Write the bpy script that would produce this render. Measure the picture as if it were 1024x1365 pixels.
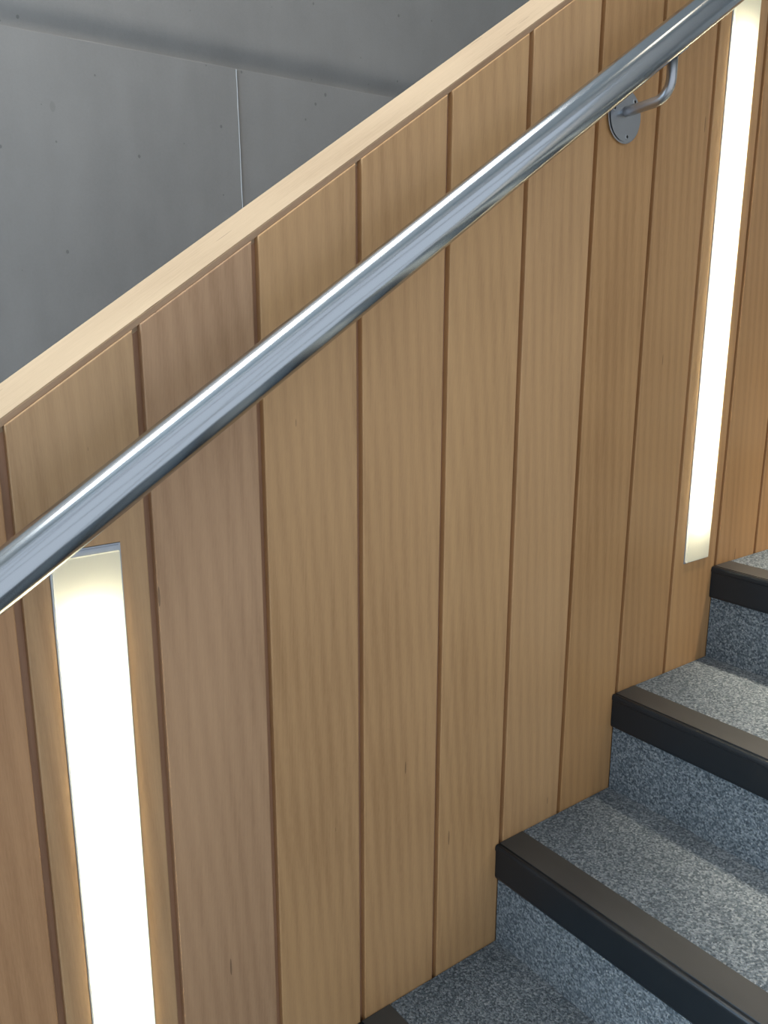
import bpy, bmesh, math, random
from mathutils import Vector, Matrix

random.seed(7)
for o in list(bpy.data.objects):
    bpy.data.objects.remove(o, do_unlink=True)
scene = bpy.context.scene
C = scene.collection

# ------------------------------------------------------------------ dimensions (metres)
# x runs up the stair along the panelling, y points into the panelling (its face is y = 0), z is up
W = 0.14                      # panelling board module
G = 0.27964                   # going of one step
RISE = 0.18551                # rise of one step
M = RISE / G                  # pitch of stair and parapet
XN = 0.40675                  # front of the nosing of step 0, whose tread is z = 0
ZT = 0.9271                   # top of the boards at x = 0
ZC = 0.9349                   # top of the cap at x = 0
YC = 0.0030                   # front of the cap
YB = 0.009                    # front of the backing behind the boards
PT = 0.1284                   # thickness of the parapet behind that
RY, RZ, RM, RR = -0.079, 0.822, 0.6484, 0.0235     # handrail: y, z at x = 0, pitch, radius
YW = 1.35                     # concrete wall beyond the parapet
YS = -1.45                    # wall on the other side of the stair
XL, XR = -3.4, 4.4
ZF = -6 * RISE
ZCEIL = 3.7

# ------------------------------------------------------------------ camera
cam = bpy.data.cameras.new('camera')
cam.sensor_fit = 'HORIZONTAL'
cam.sensor_width = 36.0
cam.lens = 36.0 * 1124.44 / 1024.0
cam.clip_start = 0.02
co = bpy.data.objects.new('camera', cam)
C.objects.link(co)
yaw, pitch, roll = 0.648397, -0.237132, 0.0019166
fw = Vector((math.sin(yaw) * math.cos(pitch), math.cos(yaw) * math.cos(pitch), math.sin(pitch)))
rt = Vector((math.cos(yaw), -math.sin(yaw), 0))
up = rt.cross(fw)
r2 = rt * math.cos(roll) + up * math.sin(roll)
u2 = -rt * math.sin(roll) + up * math.cos(roll)
mt = Matrix((r2, u2, -fw)).transposed().to_4x4()
mt.translation = Vector((-0.19043, -0.85555, 1.03906))
co.matrix_world = mt
scene.camera = co

# ------------------------------------------------------------------ world, daylight, exposure
world = bpy.data.worlds.new('world')
scene.world = world
world.use_nodes = True
wn = world.node_tree.nodes
wn['Background'].inputs[0].default_value = (0.62, 0.74, 0.90, 1)
wn['Background'].inputs[1].default_value = 0.6


def area(name, loc, rot, sx, sy, power, col):
    l = bpy.data.lights.new(name, 'AREA')
    l.shape = 'RECTANGLE'
    l.size, l.size_y = sx, sy
    l.energy = power
    l.color = col
    o = bpy.data.objects.new(name, l)
    o.location = loc
    o.rotation_euler = rot
    C.objects.link(o)
    return o


SKY_X0, SKY_X1, SKY_Y0, SKY_Y1 = -2.7, 1.0, 0.0, 1.1      # rooflight opening
area('rooflight_daylight', ((SKY_X0 + SKY_X1) / 2, (SKY_Y0 + SKY_Y1) / 2, ZCEIL + 0.10), (0, 0, 0),
     SKY_X1 - SKY_X0 - 0.1, SKY_Y1 - SKY_Y0 - 0.1, 150, (1.0, 0.975, 0.94))
WIN_Y0, WIN_Y1, WIN_Z0, WIN_Z1 = -0.35, 1.2, -0.7, 2.5          # window opening in the end wall
area('window_daylight', (XL - 0.12, (WIN_Y0 + WIN_Y1) / 2, (WIN_Z0 + WIN_Z1) / 2), (0, math.radians(-90), 0),
     WIN_Z1 - WIN_Z0 - 0.1, WIN_Y1 - WIN_Y0 - 0.1, 190, (0.50, 0.75, 1.0))
SW_X0, SW_X1, SW_Z0, SW_Z1 = -2.4, 1.7, -0.85, 2.75           # long window in the wall on the open side of the stair
area('side_window_daylight', ((SW_X0 + SW_X1) / 2, YS - 0.12, (SW_Z0 + SW_Z1) / 2), (math.radians(90), 0, 0),
     SW_X1 - SW_X0 - 0.1, SW_Z1 - SW_Z0 - 0.1, 29, (0.92, 0.96, 1.0))

vs = scene.view_settings
scene.display_settings.display_device = 'sRGB'
vs.view_transform = 'Standard'
vs.look = 'None'
vs.gamma = 1.0
vs.use_curve_mapping = False
vs.exposure = -0.28


# ------------------------------------------------------------------ materials
def new_mat(name):
    m = bpy.data.materials.new(name)
    m.use_nodes = True
    nt = m.node_tree
    b = nt.nodes['Principled BSDF']
    return m, nt, b


def N(nt, t, **kw):
    n = nt.nodes.new(t)
    for k, v in kw.items():
        if k == 'op':
            n.operation = v
        else:
            setattr(n, k, v)
    return n


def L(nt, a, b):
    nt.links.new(a, b)


def math_node(nt, op, a=None, b=None, clamp=False):
    n = nt.nodes.new('ShaderNodeMath')
    n.operation = op
    n.use_clamp = clamp
    for i, v in enumerate((a, b)):
        if v is None:
            continue
        if isinstance(v, (int, float)):
            n.inputs[i].default_value = v
        else:
            nt.links.new(v, n.inputs[i])
    return n.outputs[0]


def mix_col(nt, fac, a, b, blend='MIX'):
    n = nt.nodes.new('ShaderNodeMix')
    n.data_type = 'RGBA'
    n.blend_type = blend
    for i, v in ((0, fac), (6, a), (7, b)):
        if isinstance(v, (int, float)):
            n.inputs[i].default_value = v
        elif isinstance(v, tuple):
            n.inputs[i].default_value = v
        else:
            nt.links.new(v, n.inputs[i])
    return n.outputs[2]


def ramp(nt, fac, stops):
    n = nt.nodes.new('ShaderNodeValToRGB')
    cr = n.color_ramp
    while len(cr.elements) > 1:
        cr.elements.remove(cr.elements[-1])
    cr.elements[0].position, cr.elements[0].color = stops[0][0], stops[0][1]
    for p, c in stops[1:]:
        e = cr.elements.new(p)
        e.color = c
    nt.links.new(fac, n.inputs[0])
    return n.outputs[0]


def grey(v):
    return (v, v, v, 1)


def noise(nt, vec, scale, detail=3.0, rough=0.55, dist=0.0):
    n = nt.nodes.new('ShaderNodeTexNoise')
    n.inputs['Scale'].default_value = scale
    n.inputs['Detail'].default_value = detail
    n.inputs['Roughness'].default_value = rough
    n.inputs['Distortion'].default_value = dist
    nt.links.new(vec, n.inputs['Vector'])
    return n.outputs[0]


def mapping(nt, vec, scale=(1, 1, 1), rot=(0, 0, 0), loc=(0, 0, 0)):
    n = nt.nodes.new('ShaderNodeMapping')
    n.inputs['Scale'].default_value = scale
    n.inputs['Rotation'].default_value = rot
    n.inputs['Location'].default_value = loc
    nt.links.new(vec, n.inputs['Vector'])
    return n.outputs[0]


def wood_material(name, swap=False, rough=0.42):
    """Oiled beech; the grain runs along local z (or local x when swap). Board colour comes from the object's colour."""
    m, nt, b = new_mat(name)
    tc = N(nt, 'ShaderNodeTexCoord')
    oi = N(nt, 'ShaderNodeObjectInfo')
    v = tc.outputs['Object']
    if swap:
        v = mapping(nt, v, rot=(0, math.radians(90), 0))
    off = N(nt, 'ShaderNodeVectorMath', op='SCALE')
    comb = N(nt, 'ShaderNodeCombineXYZ')
    L(nt, oi.outputs['Random'], comb.inputs[0])
    L(nt, math_node(nt, 'MULTIPLY', oi.outputs['Random'], 3.7), comb.inputs[2])
    L(nt, comb.outputs[0], off.inputs[0])
    off.inputs['Scale'].default_value = 37.0
    add = N(nt, 'ShaderNodeVectorMath', op='ADD')
    L(nt, v, add.inputs[0])
    L(nt, off.outputs[0], add.inputs[1])
    # a slight lean of the grain, different in every board
    rot = N(nt, 'ShaderNodeVectorRotate')
    rot.rotation_type = 'Y_AXIS'
    L(nt, v, rot.inputs['Vector'])
    rot.inputs['Center'].default_value = (0, 0, 0)
    L(nt, math_node(nt, 'MULTIPLY', math_node(nt, 'SUBTRACT', oi.outputs['Random'], 0.35), 0.11), rot.inputs['Angle'])
    addr = N(nt, 'ShaderNodeVectorMath', op='ADD')
    L(nt, rot.outputs[0], addr.inputs[0])
    L(nt, off.outputs[0], addr.inputs[1])
    g = addr.outputs[0]
    broad = noise(nt, mapping(nt, g, (9, 9, 0.5)), 1.0, 3, 0.5, 0.3)
    stripe = noise(nt, mapping(nt, g, (130, 60, 1.3)), 1.0, 4, 0.6, 0.25)
    fine = noise(nt, mapping(nt, g, (420, 200, 9)), 1.0, 2, 0.6)
    fleck = noise(nt, mapping(nt, g, (900, 400, 70)), 1.0, 1, 0.5)
    cloud = noise(nt, mapping(nt, g, (4, 4, 2.2)), 1.0, 2, 0.5)
    # cathedral figure
    wv = N(nt, 'ShaderNodeTexWave')
    wv.wave_type = 'RINGS'
    wv.rings_direction = 'SPHERICAL'
    wv.inputs['Scale'].default_value = 6.0
    wv.inputs['Distortion'].default_value = 3.0
    wv.inputs['Detail'].default_value = 2.0
    L(nt, mapping(nt, add.outputs[0], (3.0, 1, 0.42)), wv.inputs['Vector'])
    t = math_node(nt, 'MULTIPLY', math_node(nt, 'SUBTRACT', broad, 0.5), 0.40)
    t = math_node(nt, 'ADD', t, math_node(nt, 'MULTIPLY', math_node(nt, 'SUBTRACT', stripe, 0.5), 0.32))
    t = math_node(nt, 'ADD', t, math_node(nt, 'MULTIPLY', math_node(nt, 'SUBTRACT', fine, 0.5), 0.26))
    t = math_node(nt, 'ADD', t, math_node(nt, 'MULTIPLY', math_node(nt, 'SUBTRACT', fleck, 0.5), 0.24))
    t = math_node(nt, 'ADD', t, math_node(nt, 'MULTIPLY', math_node(nt, 'SUBTRACT', cloud, 0.5), 0.65))
    wfac = math_node(nt, 'MULTIPLY', math_node(nt, 'SUBTRACT', wv.outputs['Fac'], 0.5), 0.14)
    t = math_node(nt, 'ADD', t, wfac)
    t = math_node(nt, 'ADD', t, 0.5)
    tone = ramp(nt, t, [(0.1, (0.66, 0.60, 0.54, 1)), (0.5, (1, 1, 1, 1)), (0.9, (1.22, 1.25, 1.27, 1))])
    col = mix_col(nt, 1.0, oi.outputs['Color'], tone, 'MULTIPLY')
    # sparse dark dashes of the beech
    vo = N(nt, 'ShaderNodeTexVoronoi')
    vo.inputs['Scale'].default_value = 1.0
    L(nt, mapping(nt, add.outputs[0], (62, 62, 6.5)), vo.inputs['Vector'])
    dash = math_node(nt, 'LESS_THAN', vo.outputs['Distance'], 0.085)
    sep = N(nt, 'ShaderNodeSeparateColor')
    L(nt, vo.outputs['Color'], sep.inputs[0])
    dash = math_node(nt, 'MULTIPLY', dash, math_node(nt, 'GREATER_THAN', sep.outputs[0], 0.90))
    col = mix_col(nt, math_node(nt, 'MULTIPLY', dash, 0.55), col, (0.10, 0.055, 0.03, 1))
    L(nt, col, b.inputs['Base Color'])
    b.inputs['Roughness'].default_value = rough
    b.inputs['Specular IOR Level'].default_value = 0.35
    bp = N(nt, 'ShaderNodeBump')
    bp.inputs['Strength'].default_value = 0.05
    bp.inputs['Distance'].default_value = 0.001
    L(nt, fine, bp.inputs['Height'])
    L(nt, bp.outputs[0], b.inputs['Normal'])
    return m


def concrete_material(name, base=(0.262, 0.256, 0.244), holes=True):
    m, nt, b = new_mat(name)
    tc = N(nt, 'ShaderNodeTexCoord')
    v = tc.outputs['Object']
    big = noise(nt, mapping(nt, v, (1.6, 1.6, 1.1)), 1.0, 4, 0.5, 0.4)
    mid = noise(nt, mapping(nt, v, (9, 9, 6)), 1.0, 5, 0.6)
    fine = noise(nt, v, 160, 3, 0.6)
    streak = noise(nt, mapping(nt, v, (14, 14, 0.8)), 1.0, 3, 0.5)
    t = math_node(nt, 'MULTIPLY', math_node(nt, 'SUBTRACT', big, 0.5), 0.8)
    for f, k in ((mid, 0.30), (fine, 0.16), (streak, 0.18)):
        t = math_node(nt, 'ADD', t, math_node(nt, 'MULTIPLY', math_node(nt, 'SUBTRACT', f, 0.5), k))
    t = math_node(nt, 'ADD', t, 0.5)
    lo = tuple(c * 0.72 for c in base) + (1,)
    hi = tuple(c * 1.25 for c in base) + (1,)
    col = ramp(nt, t, [(0.1, lo), (0.5, base + (1,)), (0.9, hi)])
    height = mid
    if holes:
        vo = N(nt, 'ShaderNodeTexVoronoi')
        vo.inputs['Scale'].default_value = 30
        L(nt, mapping(nt, v, (1, 1, 0.8)), vo.inputs['Vector'])
        sep = N(nt, 'ShaderNodeSeparateColor')
        L(nt, vo.outputs['Color'], sep.inputs[0])
        rad = math_node(nt, 'MULTIPLY', math_node(nt, 'POWER', sep.outputs[0], 3.0), 0.12)
        h = math_node(nt, 'LESS_THAN', vo.outputs['Distance'], rad)
        vo2 = N(nt, 'ShaderNodeTexVoronoi')
        vo2.inputs['Scale'].default_value = 6.5
        L(nt, mapping(nt, v, (1, 1, 0.6), loc=(3, 1, 7)), vo2.inputs['Vector'])
        sep2 = N(nt, 'ShaderNodeSeparateColor')
        L(nt, vo2.outputs['Color'], sep2.inputs[0])
        wob = math_node(nt, 'ADD', vo2.outputs['Distance'], math_node(nt, 'MULTIPLY', math_node(nt, 'SUBTRACT', mid, 0.5), 0.12))
        smudge = math_node(nt, 'LESS_THAN', wob, math_node(nt, 'MULTIPLY', math_node(nt, 'POWER', sep2.outputs[0], 2.0), 0.11))
        hh = math_node(nt, 'ADD', math_node(nt, 'MULTIPLY', h, 0.42), math_node(nt, 'MULTIPLY', smudge, 0.14), True)
        col = mix_col(nt, hh, col, (0.06, 0.06, 0.06, 1))
        height = math_node(nt, 'SUBTRACT', mid, math_node(nt, 'MULTIPLY', h, 0.6))
    L(nt, col, b.inputs['Base Color'])
    b.inputs['Roughness'].default_value = 0.75
    b.inputs['Specular IOR Level'].default_value = 0.25
    bp = N(nt, 'ShaderNodeBump')
    bp.inputs['Strength'].default_value = 0.25
    bp.inputs['Distance'].default_value = 0.004
    L(nt, height, bp.inputs['Height'])
    L(nt, bp.outputs[0], b.inputs['Normal'])
    return m


def carpet_material(name):
    m, nt, b = new_mat(name)
    tc = N(nt, 'ShaderNodeTexCoord')
    v = tc.outputs['Object']
    n1 = noise(nt, v, 260, 2, 0.7)
    n2 = noise(nt, v, 520, 1, 0.6)
    vo = N(nt, 'ShaderNodeTexVoronoi')
    vo.inputs['Scale'].default_value = 330
    L(nt, v, vo.inputs['Vector'])
    sep = N(nt, 'ShaderNodeSeparateColor')
    L(nt, vo.outputs['Color'], sep.inputs[0])
    t = math_node(nt, 'MULTIPLY', sep.outputs[0], 0.45)
    t = math_node(nt, 'ADD', t, math_node(nt, 'MULTIPLY', n1, 0.65))
    wear = noise(nt, v, 5, 3, 0.5)
    t = math_node(nt, 'ADD', t, math_node(nt, 'MULTIPLY', math_node(nt, 'SUBTRACT', wear, 0.5), 0.2))
    col = ramp(nt, t, [(0.22, (0.034, 0.048, 0.060, 1)), (0.48, (0.108, 0.136, 0.156, 1)), (0.72, (0.25, 0.285, 0.305, 1)), (0.95, (0.46, 0.48, 0.49, 1))])
    L(nt, col, b.inputs['Base Color'])
    b.inputs['Roughness'].default_value = 0.95
    b.inputs['Specular IOR Level'].default_value = 0.1
    b.inputs['Sheen Weight'].default_value = 0.15
    b.inputs['Sheen Roughness'].default_value = 0.6
    bp = N(nt, 'ShaderNodeBump')
    bp.inputs['Strength'].default_value = 0.9
    bp.inputs['Distance'].default_value = 0.003
    h = math_node(nt, 'SUBTRACT', math_node(nt, 'ADD', n1, math_node(nt, 'MULTIPLY', n2, 0.4)), vo.outputs['Distance'])
    L(nt, h, bp.inputs['Height'])
    L(nt, bp.outputs[0], b.inputs['Normal'])
    return m


def rubber_material(name, col, rough):
    m, nt, b = new_mat(name)
    tc = N(nt, 'ShaderNodeTexCoord')
    n1 = noise(nt, mapping(nt, tc.outputs['Object'], (9, 3, 9)), 1.0, 4, 0.6)
    c = ramp(nt, n1, [(0.25, tuple(x * 0.8 for x in col) + (1,)), (0.75, tuple(x * 1.25 for x in col) + (1,))])
    L(nt, c, b.inputs['Base Color'])
    L(nt, math_node(nt, 'ADD', math_node(nt, 'MULTIPLY', n1, 0.2), rough - 0.1), b.inputs['Roughness'])
    b.inputs['Specular IOR Level'].default_value = 0.4
    return m


def steel_material(name, rough=0.17, col=(0.47, 0.50, 0.53), lines=True):
    """Satin stainless steel; drawing lines run along local x."""
    m, nt, b = new_mat(name)
    tc = N(nt, 'ShaderNodeTexCoord')
    b.inputs['Metallic'].default_value = 1.0
    b.inputs['Base Color'].default_value = col + (1,)
    n1 = noise(nt, mapping(nt, tc.outputs['Object'], (0.6, 260, 260) if lines else (60, 60, 60)), 1.0, 3, 0.6)
    L(nt, math_node(nt, 'ADD', math_node(nt, 'MULTIPLY', n1, 0.10), rough - 0.05), b.inputs['Roughness'])
    if lines:
        bp = N(nt, 'ShaderNodeBump')
        bp.inputs['Strength'].default_value = 0.035
        bp.inputs['Distance'].default_value = 0.002
        L(nt, n1, bp.inputs['Height'])
        L(nt, bp.outputs[0], b.inputs['Normal'])
    return m


def plain_material(name, col, rough=0.6, spec=0.4, metal=0.0, nscale=30, var=0.06):
    m, nt, b = new_mat(name)
    tc = N(nt, 'ShaderNodeTexCoord')
    n1 = noise(nt, tc.outputs['Object'], nscale, 3, 0.6)
    c = ramp(nt, n1, [(0.2, tuple(x * (1 - var) for x in col) + (1,)), (0.8, tuple(min(1, x * (1 + var)) for x in col) + (1,))])
    L(nt, c, b.inputs['Base Color'])
    b.inputs['Roughness'].default_value = rough
    b.inputs['Specular IOR Level'].default_value = spec
    b.inputs['Metallic'].default_value = metal
    return m


def emission_material(name, col, strength):
    m = bpy.data.materials.new(name)
    m.use_nodes = True
    nt = m.node_tree
    nt.nodes.clear()
    e = N(nt, 'ShaderNodeEmission')
    e.inputs[0].default_value = col + (1,)
    e.inputs[1].default_value = strength
    o = N(nt, 'ShaderNodeOutputMaterial')
    L(nt, e.outputs[0], o.inputs[0])
    return m


def opal_material(name):
    m = bpy.data.materials.new(name)
    m.use_nodes = True
    nt = m.node_tree
    nt.nodes.clear()
    tr = N(nt, 'ShaderNodeBsdfTranslucent')
    tr.inputs[0].default_value = (0.95, 0.93, 0.86, 1)
    df = N(nt, 'ShaderNodeBsdfDiffuse')
    df.inputs[0].default_value = (0.85, 0.84, 0.78, 1)
    mx = N(nt, 'ShaderNodeMixShader')
    mx.inputs[0].default_value = 0.35
    L(nt, tr.outputs[0], mx.inputs[1])
    L(nt, df.outputs[0], mx.inputs[2])
    o = N(nt, 'ShaderNodeOutputMaterial')
    L(nt, mx.outputs[0], o.inputs[0])
    return m


WOOD = wood_material('beech_board')
WOOD_CAP = wood_material('beech_cap', swap=True, rough=0.5)
CONC = concrete_material('fair_faced_concrete')
CONC2 = concrete_material('side_wall_concrete', (0.66, 0.66, 0.66), holes=False)
PLASTER = plain_material('white_plaster', (0.72, 0.72, 0.70), 0.9, 0.2)
CARPET = carpet_material('blue_grey_loop_carpet')
NOSE = rubber_material('black_nosing_rubber', (0.010, 0.014, 0.018), 0.34)
NOSE_TOP = rubber_material('charcoal_grip_rubber', (0.062, 0.060, 0.056), 0.5)
STEEL = steel_material('satin_steel_tube')
STEEL_B = steel_material('satin_steel_bracket', 0.32, (0.46, 0.47, 0.49), False)
DARK = plain_material('dark_recess', (0.02, 0.02, 0.02), 0.6)
ALU = plain_material('grey_aluminium', (0.42, 0.45, 0.50), 0.4, 0.5, 0.6)
WHITE_IN = plain_material('white_enamel', (0.66, 0.65, 0.61), 0.6)
TUBE = emission_material('fluorescent_tube', (1.0, 0.92, 0.66), 40.0)
OPAL = opal_material('opal_acrylic')
FRAME = plain_material('window_frame_grey', (0.3, 0.31, 0.32), 0.5)


# ------------------------------------------------------------------ mesh helpers
def obj(name, bm, mat, parent=None, loc=(0, 0, 0), smooth=False):
    me = bpy.data.meshes.new(name)
    bmesh.ops.recalc_face_normals(bm, faces=bm.faces[:])
    bm.to_mesh(me)
    bm.free()
    if smooth:
        for p in me.polygons:
            p.use_smooth = True
    me.materials.append(mat)
    o = bpy.data.objects.new(name, me)
    C.objects.link(o)
    o.location = loc
    if parent:
        o.parent = parent
    return o


def empty(name, loc=(0, 0, 0)):
    o = bpy.data.objects.new(name, None)
    o.empty_display_size = 0.05
    o.location = loc
    C.objects.link(o)
    return o


def tag(o, label=None, cat=None, group=None, kind=None):
    if label:
        o['label'] = label
    if cat:
        o['category'] = cat
    if group:
        o['group'] = group
    if kind:
        o['kind'] = kind
    return o


def box(bm, x0, x1, y0, y1, z0, z1):
    v = [bm.verts.new((x, y, z)) for x in (x0, x1) for y in (y0, y1) for z in (z0, z1)]
    for f in ((0, 1, 3, 2), (4, 6, 7, 5), (0, 4, 5, 1), (2, 3, 7, 6), (0, 2, 6, 4), (1, 5, 7, 3)):
        bm.faces.new([v[i] for i in f])
    return v


def prism_xz(bm, pts, y0, y1):
    """Extrude a polygon given in the x-z plane along y."""
    a = [bm.verts.new((x, y0, z)) for x, z in pts]
    b = [bm.verts.new((x, y1, z)) for x, z in pts]
    bm.faces.new(a)
    bm.faces.new(b[::-1])
    n = len(pts)
    for i in range(n):
        j = (i + 1) % n
        bm.faces.new((a[i], b[i], b[j], a[j]))


def offset_poly(pts, d):
    """Inset a counter-clockwise convex polygon by d."""
    n = len(pts)
    out = []
    for i in range(n):
        p0, p1, p2 = Vector(pts[i - 1]), Vector(pts[i]), Vector(pts[(i + 1) % n])
        e1, e2 = (p1 - p0).normalized(), (p2 - p1).normalized()
        n1, n2 = Vector((-e1.y, e1.x)), Vector((-e2.y, e2.x))
        k = (n1 + n2)
        k = k / (1 + n1.dot(n2))
        q = p1 + k * d
        out.append((q.x, q.y))
    return out


def rounded_board(pts, depth, rad, hole=None, segs=3):
    """A board with eased front arrises: outline pts (x, z) counter-clockwise, front face at y = 0, back at y = depth."""
    bm = bmesh.new()
    rings = []
    for s in range(segs + 1):
        a = math.pi / 2 * s / segs
        ins = rad * (1 - math.sin(a))
        y = rad * (1 - math.cos(a))
        rings.append([bm.verts.new((x, y, z)) for x, z in offset_poly(pts, ins)])
    rings.append([bm.verts.new((x, depth, z)) for x, z in pts])
    n = len(pts)
    for r0, r1 in zip(rings, rings[1:]):
        for i in range(n):
            j = (i + 1) % n
            bm.faces.new((r0[i], r0[j], r1[j], r1[i]))
    if hole is None:
        bm.faces.new(rings[0])
        bm.faces.new(rings[-1][::-1])
    else:
        x0, x1, z0, z1 = hole
        hp = [(x0, z0), (x1, z0), (x1, z1), (x0, z1)]
        hf = [bm.verts.new((x, 0, z)) for x, z in hp]
        hb = [bm.verts.new((x, depth, z)) for x, z in hp]
        for i in range(4):
            j = (i + 1) % 4
            bm.faces.new((rings[0][i], rings[0][j], hf[j], hf[i]))
            bm.faces.new((rings[-1][j], rings[-1][i], hb[i], hb[j]))
            bm.faces.new((hf[i], hf[j], hb[j], hb[i]))
    return bm


def cyl(bm, p0, p1, r, segs=24, cap=True):
    p0, p1 = Vector(p0), Vector(p1)
    d = (p1 - p0).normalized()
    a = d.orthogonal().normalized()
    b = d.cross(a)
    r0 = [bm.verts.new(p0 + r * (math.cos(t) * a + math.sin(t) * b)) for t in [2 * math.pi * i / segs for i in range(segs)]]
    r1 = [bm.verts.new(p1 + r * (math.cos(t) * a + math.sin(t) * b)) for t in [2 * math.pi * i / segs for i in range(segs)]]
    for i in range(segs):
        j = (i + 1) % segs
        bm.faces.new((r0[i], r0[j], r1[j], r1[i]))
    if cap:
        bm.faces.new(r0[::-1])
        bm.faces.new(r1)


def tube_path(bm, pts, r, segs=20):
    pts = [Vector(p) for p in pts]
    rings = []
    side = Vector((1, 0, 0))
    for i, p in enumerate(pts):
        t = (pts[min(i + 1, len(pts) - 1)] - pts[max(i - 1, 0)]).normalized()
        b = t.cross(side).normalized()
        rings.append([bm.verts.new(p + r * (math.cos(a) * side + math.sin(a) * b)) for a in [2 * math.pi * k / segs for k in range(segs)]])
    for r0, r1 in zip(rings, rings[1:]):
        for i in range(segs):
            j = (i + 1) % segs
            bm.faces.new((r0[i], r0[j], r1[j], r1[i]))
    bm.faces.new(rings[0][::-1])
    bm.faces.new(rings[-1])


# ------------------------------------------------------------------ the setting
# concrete wall beyond the parapet, with a splayed rebate between two pours
bm = bmesh.new()
prof = [(YW, ZF - 0.2), (YW, 1.658), (YW + 0.006, 1.6575), (YW + 0.012, 1.657), (YW + 0.0125, 1.664), (YW + 0.0085, 1.682),
        (YW + 0.0042, 1.697), (YW + 0.0016, 1.710), (YW + 0.0004, 1.722), (YW, 1.735), (YW, ZCEIL), (YW + 0.25, ZCEIL), (YW + 0.25, ZF - 0.2)]
nx = 160
rows = []
for i in range(nx + 1):
    x = XL + (XR - XL) * i / nx
    row = []
    for k, (y, z) in enumerate(prof):
        dz = dy = 0.0
        if 1 <= k <= 9:
            dz = random.uniform(-0.0006, 0.0006)
            if 3 <= k <= 7:
                dy = random.uniform(-0.0006, 0.0006)
        row.append(bm.verts.new((x, y + dy, z + dz)))
    rows.append(row)
for r0, r1 in zip(rows, rows[1:]):
    for k in range(len(prof)):
        j = (k + 1) % len(prof)
        bm.faces.new((r0[k], r0[j], r1[j], r1[k]))
bm.faces.new(rows[0])
bm.faces.new(rows[-1][::-1])
for f in bm.faces:
    zc = f.calc_center_median().z
    f.smooth = 1.66 < zc < 1.74
wall_back = tag(obj('wall_back', bm, CONC), 'grey fair-faced concrete wall with a horizontal recessed joint', kind='structure')
# thin fin left by the joint of the formwork
bm = bmesh.new()
prev = None
zs = [1.10 + 0.02 * i for i in range(29)]
for z in zs:
    xx = 0.9872 - 0.0045 * (z - 1.30) / 0.36 + random.uniform(-0.0005, 0.0005)
    w = random.uniform(0.0009, 0.0017)
    ring = [bm.verts.new((xx - w, YW + 0.0005, min(z, 1.6575))), bm.verts.new((xx, YW - 0.0025, min(z, 1.6575))), bm.verts.new((xx + w, YW + 0.0005, min(z, 1.6575)))]
    if prev:
        for i in (0, 1):
            bm.faces.new((prev[i], prev[i + 1], ring[i + 1], ring[i]))
    prev = ring
FIN = plain_material('lime_fin', (0.34, 0.34, 0.33), 0.9, 0.1)
tag(obj('formwork_fin', bm, FIN, wall_back), 'thin pale vertical joint line')

bm = bmesh.new()
box(bm, XL, SW_X0, YS - 0.2, YS, ZF - 0.2, ZCEIL)
box(bm, SW_X1, XR, YS - 0.2, YS, ZF - 0.2, ZCEIL)
box(bm, SW_X0, SW_X1, YS - 0.2, YS, ZF - 0.2, SW_Z0)
box(bm, SW_X0, SW_X1, YS - 0.2, YS, SW_Z1, ZCEIL)
tag(obj('wall_front', bm, CONC2), 'pale wall on the open side of the stair', kind='structure')
bm = bmesh.new()
box(bm, XR, XR + 0.2, YS - 0.2, YW + 0.25, ZF - 0.2, ZCEIL)
tag(obj('wall_right', bm, PLASTER), 'white end wall above the stair', kind='structure')
bm = bmesh.new()
box(bm, XL - 0.2, XL, YS - 0.2, WIN_Y0, ZF - 0.2, ZCEIL)
box(bm, XL - 0.2, XL, WIN_Y1, YW + 0.25, ZF - 0.2, ZCEIL)
box(bm, XL - 0.2, XL, WIN_Y0, WIN_Y1, ZF - 0.2, WIN_Z0)
box(bm, XL - 0.2, XL, WIN_Y0, WIN_Y1, WIN_Z1, ZCEIL)
tag(obj('wall_left', bm, PLASTER), 'white end wall with a window below the stair', kind='structure')
bm = bmesh.new()
box(bm, XL - 0.2, SKY_X0, YS - 0.2, YW + 0.25, ZCEIL, ZCEIL + 0.25)
box(bm, SKY_X1, XR + 0.2, YS - 0.2, YW + 0.25, ZCEIL, ZCEIL + 0.25)
box(bm, SKY_X0, SKY_X1, YS - 0.2, SKY_Y0, ZCEIL, ZCEIL + 0.25)
box(bm, SKY_X0, SKY_X1, SKY_Y1, YW + 0.25, ZCEIL, ZCEIL + 0.25)
tag(obj('ceiling', bm, PLASTER), 'white ceiling with a rooflight opening', kind='structure')


def frame_yz(bm, x0, x1, a0, a1, b0, b1, t):
    box(bm, x0, x1, a0, a0 + t, b0, b1)
    box(bm, x0, x1, a1 - t, a1, b0, b1)
    box(bm, x0, x1, a0 + t, a1 - t, b0, b0 + t)
    box(bm, x0, x1, a0 + t, a1 - t, b1 - t, b1)
    mid = (a0 + a1) / 2
    box(bm, x0, x1, mid - t / 2, mid + t / 2, b0 + t, b1 - t)


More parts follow.
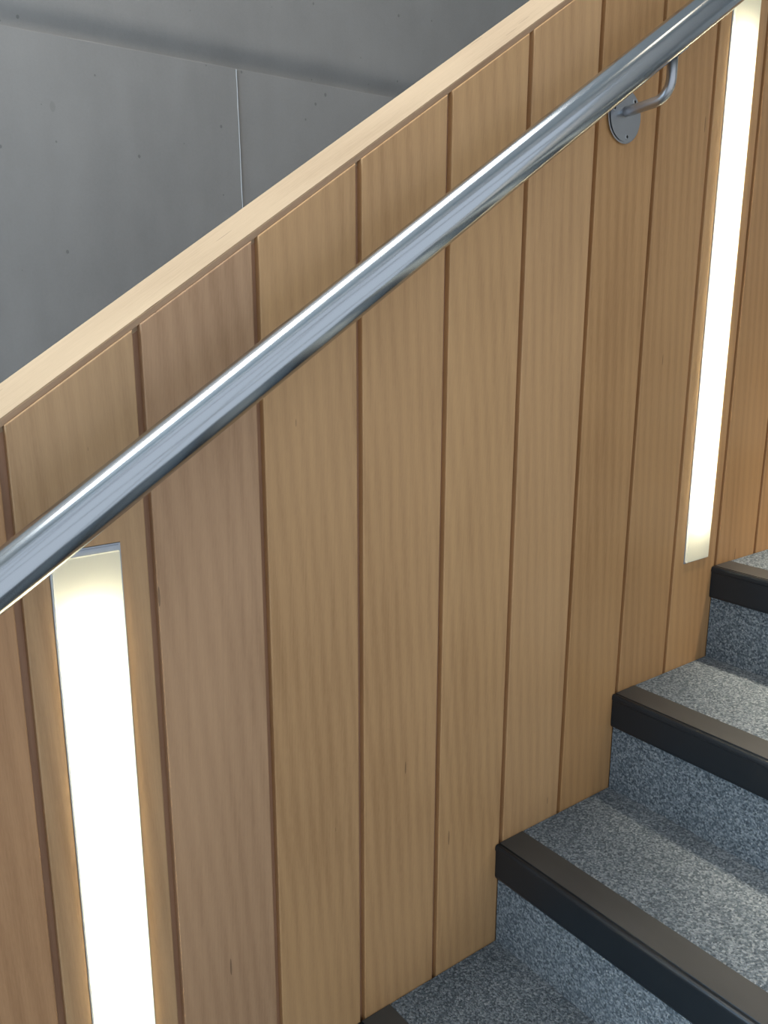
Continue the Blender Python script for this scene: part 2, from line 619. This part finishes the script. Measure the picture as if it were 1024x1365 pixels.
bm = bmesh.new()
frame_yz(bm, XL - 0.10, XL - 0.04, WIN_Y0, WIN_Y1, WIN_Z0, WIN_Z1, 0.05)
tag(obj('window_1', bm, FRAME), 'grey window frame in the end wall', kind='structure')
bm = bmesh.new()
ya, yb, ft = YS - 0.09, YS - 0.03, 0.05
box(bm, SW_X0, SW_X0 + ft, ya, yb, SW_Z0, SW_Z1)
box(bm, SW_X1 - ft, SW_X1, ya, yb, SW_Z0, SW_Z1)
box(bm, SW_X0 + ft, SW_X1 - ft, ya, yb, SW_Z0, SW_Z0 + ft)
box(bm, SW_X0 + ft, SW_X1 - ft, ya, yb, SW_Z1 - ft, SW_Z1)
for zz in (0.9, 1.9):
    box(bm, SW_X0 + ft, SW_X1 - ft, ya, yb, zz - 0.025, zz + 0.025)
for zlo, zhi in ((SW_Z0 + ft, 0.875), (0.925, 1.875), (1.925, SW_Z1 - ft)):
    for q in (-1.1, 0.2):
        box(bm, q - 0.02, q + 0.02, ya, yb, zlo, zhi)
tag(obj('window_2', bm, FRAME), 'long grey window frame on the open side of the stair', kind='structure')
bm = bmesh.new()
box(bm, XL, XN - 5 * G + 0.009, YS, YW, ZF - 0.2, ZF)
box(bm, XN - 5 * G + 0.009, XR, YB + PT, YW, ZF - 0.2, ZF)
tag(obj('floor', bm, CARPET), 'blue-grey carpet floor at the foot of the stair', kind='structure')

# parapet: backing wall with niches for the two recessed lights
LAMPS = [(0, -0.163, 0.798), (8, 0.580, 1.541)]     # board index, bottom, top
LX0, LX1 = 0.0320, 0.1068                            # slot inside the board module
I0, I1 = -8, 15
YN = 0.088                                           # back of the niches
X0P, X1P = I0 * W, I1 * W
ZBOT = ZF


def ztop(x, z0=ZC):
    return z0 + M * x


bm = bmesh.new()
cuts = [X0P]
for i, a, b in LAMPS:
    cuts += [i * W + LX0, i * W + LX1]
cuts.append(X1P)
CAPT = 0.012 * math.sqrt(1 + M * M)
for a, b in zip(cuts, cuts[1:]):
    lamp = [l for l in LAMPS if abs(l[0] * W + LX0 - a) < 1e-6]
    ta, tb = ztop(a) - CAPT, ztop(b) - CAPT
    if lamp:
        _, lb, lt = lamp[0]
        prism_xz(bm, [(a, ZBOT), (b, ZBOT), (b, lb), (a, lb)], YB, YN)
        prism_xz(bm, [(a, lt), (b, lt), (b, tb), (a, ta)], YB, YN)
        prism_xz(bm, [(a, ZBOT), (b, ZBOT), (b, tb), (a, ta)], YN, YB + PT)
    else:
        prism_xz(bm, [(a, ZBOT), (b, ZBOT), (b, tb), (a, ta)], YB, YB + PT)
wall_par = obj('wall_parapet', bm, WOOD)
wall_par.color = (0.38, 0.215, 0.125, 1)
tag(wall_par, 'timber-boarded parapet wall rising along the stair under a sloping pale cap', kind='structure')

# cap: straight board laid along the slope (local x along the slope)
ang = math.atan(M)
lenc = (X1P - X0P) / math.cos(ang)
bm = bmesh.new()
box(bm, 0, lenc, 0, YB + PT - YC, -0.0068, 0)
box(bm, 0, lenc, YB - YC + 0.0003, YB + PT - YC, -0.012, -0.0068)
bmesh.ops.bevel(bm, geom=[e for e in bm.edges if abs(e.verts[0].co.z) < 1e-6 and abs(e.verts[1].co.z) < 1e-6], offset=0.0012, segments=2, affect='EDGES')
cap = obj('cap', bm, WOOD_CAP, wall_par, (X0P, YC, ztop(X0P)))
cap.rotation_euler = (0, -ang, 0)
cap.color = (0.47, 0.342, 0.215, 1)
cap['label'] = 'pale sloping timber cap'

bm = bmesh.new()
box(bm, 0, lenc, -0.0005, 0, -0.0067, -0.0010)  # thin added strip whose darker brown stands in for shade on the cap front
front_shade = obj('cap_front_shade', bm, WOOD_CAP, wall_par, (X0P, YC, ztop(X0P)))
front_shade.rotation_euler = (0, -ang, 0)
front_shade.color = (0.40, 0.255, 0.15, 1)
front_shade['label'] = 'narrow strip on the cap front, coloured darker brown as shade'

# boards, each its own piece
BCOL = {-2: (0.508, 0.282, 0.130), -1: (0.508, 0.282, 0.138), 0: (0.503, 0.306, 0.154), 1: (0.500, 0.300, 0.165), 2: (0.548, 0.320, 0.148),
        3: (0.567, 0.329, 0.151), 4: (0.578, 0.336, 0.153), 5: (0.567, 0.329, 0.153), 6: (0.526, 0.291, 0.123), 7: (0.508, 0.281, 0.120),
        8: (0.520, 0.291, 0.127), 9: (0.486, 0.264, 0.112), 10: (0.508, 0.276, 0.120)}
GAP = 0.0085
for i in range(I0, I1):
    x0, x1 = i * W + GAP / 2, (i + 1) * W - GAP / 2
    zb = max(ZBOT, RISE * ((x0 - XN) / G) - 0.32)
    lamp = [l for l in LAMPS if l[0] == i]
    if lamp:
        zb = min(zb, lamp[0][1] - 0.12)
    ox, oz = i * W, zb
    pts = [(x0 - ox, 0), (x1 - ox, 0), (x1 - ox, ztop(x1, ZT) - oz), (x0 - ox, ztop(x0, ZT) - oz)]
    hole = (LX0, LX1, lamp[0][1] - oz, lamp[0][2] - oz) if lamp else None
    b = obj('plank', rounded_board(pts, YB, 0.0016, hole), WOOD, wall_par, (ox, 0, oz))
    c = BCOL.get(i) or (0.50 * (f := random.uniform(0.94, 1.06)), 0.325 * f * random.uniform(0.98, 1.02), 0.170 * f)
    b.color = c + (1,)

# ------------------------------------------------------------------ recessed lights
LLAB = ['tall narrow recessed wall light in the panelling, lower one with its top under the handrail',
        'tall narrow recessed wall light in the panelling, upper one beside the handrail bracket']
for n, (i, zb, zt) in enumerate(LAMPS):
    xa, xb = i * W + LX0, i * W + LX1
    root = empty('wall_light', ((xa + xb) / 2, 0, zb))
    tag(root, LLAB[n], 'wall light', 'slot lights in the panelling')
    w, h = xb - xa, zt - zb
    hw = w / 2 - 0.0004
    # housing: open white tray
    bm = bmesh.new()
    t = 0.0015
    yf = 0.0002
    box(bm, -hw, hw, YN - 0.003, YN - 0.0005, 0.0004, h - 0.0004)
    box(bm, -hw, -hw + t, yf, YN - 0.003, 0.0004, h - 0.0004)
    box(bm, hw - t, hw, yf, YN - 0.003, 0.0004, h - 0.0004)
    box(bm, -hw + t, hw - t, yf, YN - 0.003, 0.0004, 0.0019)
    box(bm, -hw + t, hw - t, yf, YN - 0.003, h - 0.0019, h - 0.0004)
    obj('housing', bm, WHITE_IN, root)
    # aluminium frame, deeper at the head
    bm = bmesh.new()
    f, y0 = 0.0022, -0.0012
    head = 0.0085 if n == 0 else 0.004
    box(bm, -hw, -hw + f, y0, 0.004, 0.0004, h - 0.0004)
    box(bm, hw - f, hw, y0, 0.004, 0.0004, h - 0.0004)
    box(bm, -hw + f, hw - f, y0, 0.004, 0.0004, 0.0030)
    box(bm, -hw + f, hw - f, y0, 0.004, h - head, h - 0.0024)
    box(bm, -hw + f, hw - f, y0 + 0.001, 0.004, h - 0.0024, h - 0.0018)
    box(bm, -hw + f, hw - f, y0, 0.004, h - 0.0018, h - 0.0004)
    tag(obj('frame', bm, ALU, root), 'thin grey metal frame')
    # opal cover
    bm = bmesh.new()
    xs = hw - f - 0.0002
    z0, z1 = 0.0032, h - head - 0.0002
    v = [bm.verts.new(c) for c in ((-xs, 0.004, z0), (-xs, -0.005, z0), (xs, -0.005, z0), (xs, 0.004, z0), (-xs, 0.004, z1), (-xs, -0.005, z1), (xs, -0.005, z1), (xs, 0.004, z1))]
    for q in ((0, 1, 5, 4), (1, 2, 6, 5), (2, 3, 7, 6), (0, 3, 2, 1), (4, 5, 6, 7)):
        bm.faces.new([v[k] for k in q])
    tag(obj('diffuser', bm, OPAL, root), 'glowing opal cover')
    # tube with end caps
    bm = bmesh.new()
    tx = -0.004 if n == 0 else 0.003
    cyl(bm, (tx, 0.020, 0.076), (tx, 0.020, h - 0.076), 0.008, 16)
    obj('tube', bm, TUBE, root, smooth=False)
    for zc0, zc1 in ((0.004, 0.074), (h - 0.074, h - 0.004)):
        bm = bmesh.new()
        box(bm, -hw + 0.004, hw - 0.004, 0.022, 0.06, zc0, zc1)
        obj('tube_holder', bm, WHITE_IN, root)

# ------------------------------------------------------------------ staircase
stair = empty('staircase', (XN, -0.7, 0))
tag(stair, 'carpeted staircase with black nosings climbing beside the panelling', 'staircase')
Y1S, Y0S = -0.0012, YS + 0.001
K0, K1 = -5, 6
bm = bmesh.new()
pts = []
inset = 0.012
for k in range(K0, K1 + 1):
    X = XN + k * G + 0.009 + inset
    pts.append((X, (k - 1) * RISE - inset if k > K0 else ZF))
    pts.append((X, k * RISE - inset))
pts.append((XR - 0.004, K1 * RISE - inset))
pts.append((XR - 0.004, ZF))
prism_xz(bm, pts, Y0S + 0.003, Y1S - 0.003)
core = obj('core', bm, CONC2, stair, (-XN, 0.7, 0))

NW, NH = 0.063, 0.060
nose_prof = [(NW, -0.008), (NW, 0.0022), (0.0105, 0.0022), (0.0095, 0.0004), (0.0080, 0.0004), (0.0070, 0.0020), (0.0040, 0.0022), (0.0016, 0.0012),
             (0.0004, -0.0010), (0.0, -0.0035), (0.0, -0.0075), (0.0016, -0.0088), (0.0016, -0.0560), (0.0030, -NH), (0.0085, -NH), (0.0085, -0.008)]


def extr_y(prof, y0, y1):
    bm = bmesh.new()
    prism_xz(bm, prof, y0, y1)
    return bm


YM = (Y0S + Y1S) / 2
HY = (Y1S - Y0S) / 2
first = {}
for k in range(K0, K1 + 1):
    X = XN + k * G
    z = k * RISE
    last = k == K1
    # tread carpet
    if k == K0 or last:
        xe = (XR - 0.004 - X) if last else G + 0.009
        bm = bmesh.new()
        prism_xz(bm, [(NW + 0.0004, -0.011), (xe, -0.011), (xe, 0.001), (NW + 0.004, 0.0018), (NW + 0.0004, 0.0005)], -HY, HY)
        st = obj('step', bm, CARPET, stair)
        me_step = st.data if not last else None
        if k == K0:
            first['step'] = st
    else:
        st = first['step'].copy()
        C.objects.link(st)
        st.parent = stair
    st.location = (X - XN, YM + 0.7, z)
    if k == K0:
        # riser carpet and nosing, shared by every step
        rz0 = -RISE + 0.001
        bm = extr_y([(0.009, rz0), (0.020, rz0), (0.020, -0.011), (0.009, -0.011)], -HY, HY)
        first['riser'] = obj('riser', bm, CARPET, st)
        bm = extr_y(nose_prof, -HY, HY)
        first['nosing'] = obj('nosing', bm, NOSE, st)
        first['nosing'].data.materials.append(NOSE_TOP)
        for p in first['nosing'].data.polygons:
            if p.normal.z > 0.9 and p.area > 0.03:
                p.material_index = 1
        first['nosing']['label'] = 'black rubber step nosing'
    else:
        for part in ('riser', 'nosing'):
            c = first[part].copy()
            C.objects.link(c)
            c.parent = st

# ------------------------------------------------------------------ handrail
rail = empty('handrail', (0.895, RY, RZ + RM * 0.895))
tag(rail, 'round satin steel handrail sloping across the timber panelling', 'handrail')
ra = math.atan(RM)
rl0, rl1 = -1.15 / math.cos(ra), 1.25 / math.cos(ra)
bm = bmesh.new()
SEG = 64
prof = [(rl0, RR - 0.003), (rl0 + 0.001, RR - 0.001), (rl0 + 0.003, RR), (rl1 - 0.003, RR), (rl1 - 0.001, RR - 0.001), (rl1, RR - 0.003)]
rings = []
for x, r in prof:
    rings.append([bm.verts.new((x, r * math.cos(2 * math.pi * s / SEG), r * math.sin(2 * math.pi * s / SEG))) for s in range(SEG)])
for r0, r1 in zip(rings, rings[1:]):
    for s in range(SEG):
        q = (s + 1) % SEG
        bm.faces.new((r0[s], r0[q], r1[q], r1[s]))
bm.faces.new(rings[0])
bm.faces.new(rings[-1][::-1])
tubeo = obj('rail_tube', bm, STEEL, rail, smooth=True)
tubeo.rotation_euler = (0, -ra, 0)
for p in tubeo.data.polygons:
    if len(p.vertices) > 4:
        p.use_smooth = False


def bracket(xc):
    """Cranked rod from a round wall plate up to the underside of the rail."""
    dz = RM * (xc - 0.895)
    root_z = RZ + RM * xc
    zb = 1.3185 + dz
    ox = Vector((0.895, RY, RZ + RM * 0.895))
    pts = [(xc, -0.004, zb - 0.0005), (xc, -0.02, zb + 0.0004), (xc, -0.040, zb + 0.0022), (xc, -0.050, zb + 0.0035)]
    cr = 0.027
    c0 = Vector((xc, RY + cr, zb + 0.0035 + cr))
    for s in range(1, 9):
        a = math.pi / 2 * s / 8
        pts.append((xc, c0.y - cr * math.sin(a), c0.z - cr * math.cos(a)))
    pts.append((xc, RY, root_z - RR * 1.15))
    pts = [Vector(p) - ox for p in pts]
    bm = bmesh.new()
    tube_path(bm, pts, 0.0072)
    br = obj('bracket', bm, STEEL_B, rail, smooth=True)
    bm = bmesh.new()
    pc = Vector((xc, 0, 1.312 + dz)) - ox
    n = 48
    prf = [(0.0269, -0.0003), (0.0370, -0.0040), (0.0262, -0.0054), (0.0345, -0.0060)]
    rings = [[bm.verts.new(pc + Vector((r * math.cos(2 * math.pi * s / n), y, r * math.sin(2 * math.pi * s / n)))) for s in range(n)] for r, y in prf]
    for r0, r1 in zip(rings, rings[1:]):
        for s in range(n):
            q = (s + 1) % n
            bm.faces.new((r0[s], r0[q], r1[q], r1[s]))
    bm.faces.new(rings[0])
    bm.faces.new(rings[-1][::-1])
    obj('wall_plate', bm, STEEL_B, br)
    for a in (50, -80, 164):
        sx, sz = 0.0280 * math.cos(math.radians(a)), 0.0280 * math.sin(math.radians(a))
        bm = bmesh.new()
        p = pc + Vector((sx, 0, sz))
        rr_ = [(0.0044, -0.00605), (0.0040, -0.0067), (0.0022, -0.0070), (0.0013, -0.0062)]
        m_ = 14
        rg = [[bm.verts.new(p + Vector((r * math.cos(2 * math.pi * s / m_), y, r * math.sin(2 * math.pi * s / m_)))) for s in range(m_)] for r, y in rr_]
        for r0, r1 in zip(rg, rg[1:]):
            for s in range(m_):
                q = (s + 1) % m_
                bm.faces.new((r0[s], r0[q], r1[q], r1[s]))
        bm.faces.new(rg[-1])
        so = obj('screw', bm, STEEL_B, br)
        so.data.materials.append(DARK)
        so.data.polygons[len(so.data.polygons) - 1].material_index = 1
        for pi in range(2 * m_, 3 * m_):
            so.data.polygons[pi].material_index = 1
    # saddle under the tube
    bm = bmesh.new()
    sn = 8
    ca, sa = math.cos(ra), math.sin(ra)
    grid = []
    for xs in (-0.011, 0.011):
        row = []
        for s in range(sn + 1):
            a = math.radians(-90 - 24 + 48 * s / sn)
            for r in (RR - 0.0005, RR + 0.0012):
                ly, lz = r * math.cos(a), r * math.sin(a)
                row.append(bm.verts.new(Vector((xs * ca - lz * sa, ly, xs * sa + lz * ca)) + Vector((xc, RY, root_z)) - ox))
        grid.append(row)
    a_, b_ = grid
    for s in range(sn):
        i, j = 2 * s, 2 * s + 2
        bm.faces.new((a_[i], a_[j], b_[j], b_[i]))
        bm.faces.new((a_[i + 1], b_[i + 1], b_[j + 1], a_[j + 1]))
        bm.faces.new((a_[i], a_[i + 1], a_[j + 1], a_[j]))
        bm.faces.new((b_[i], b_[j], b_[j + 1], b_[i + 1]))
    for q in (0, 2 * sn):
        bm.faces.new((a_[q], b_[q], b_[q + 1], a_[q + 1]))
    obj('saddle', bm, STEEL_B, br)


for xc in (0.895,):
    bracket(xc)

# recessed downlight over the upper part of the stair, shining on the upper treads
lamp = empty('ceiling_downlight', (1.75, -0.8, ZCEIL))
tag(lamp, 'round recessed ceiling downlight above the upper steps', 'downlight')
bm = bmesh.new()
ring = []
for r, z in ((0.19, -0.001), (0.19, -0.008), (0.165, -0.008), (0.155, -0.001)):
    ring.append([bm.verts.new((r * math.cos(2 * math.pi * q / 40), r * math.sin(2 * math.pi * q / 40), z)) for q in range(40)])
for r0, r1 in zip(ring, ring[1:]):
    for q in range(40):
        t = (q + 1) % 40
        bm.faces.new((r0[q], r0[t], r1[t], r1[q]))
obj('trim_ring', bm, ALU, lamp)
bm = bmesh.new()
cyl(bm, (0, 0, -0.0012), (0, 0, -0.003), 0.154, 40)
obj('lens', bm, emission_material('warm_lamp', (1.0, 0.86, 0.66), 8.0), lamp)
sp = bpy.data.lights.new('downlight_beam', 'SPOT')
sp.energy = 2000
sp.color = (1.0, 0.88, 0.70)
sp.spot_size = math.radians(38)
sp.spot_blend = 0.85
sp.shadow_soft_size = 0.15
so = bpy.data.objects.new('downlight_beam', sp)
C.objects.link(so)
so.parent = lamp
so.location = (0, 0, -0.06)
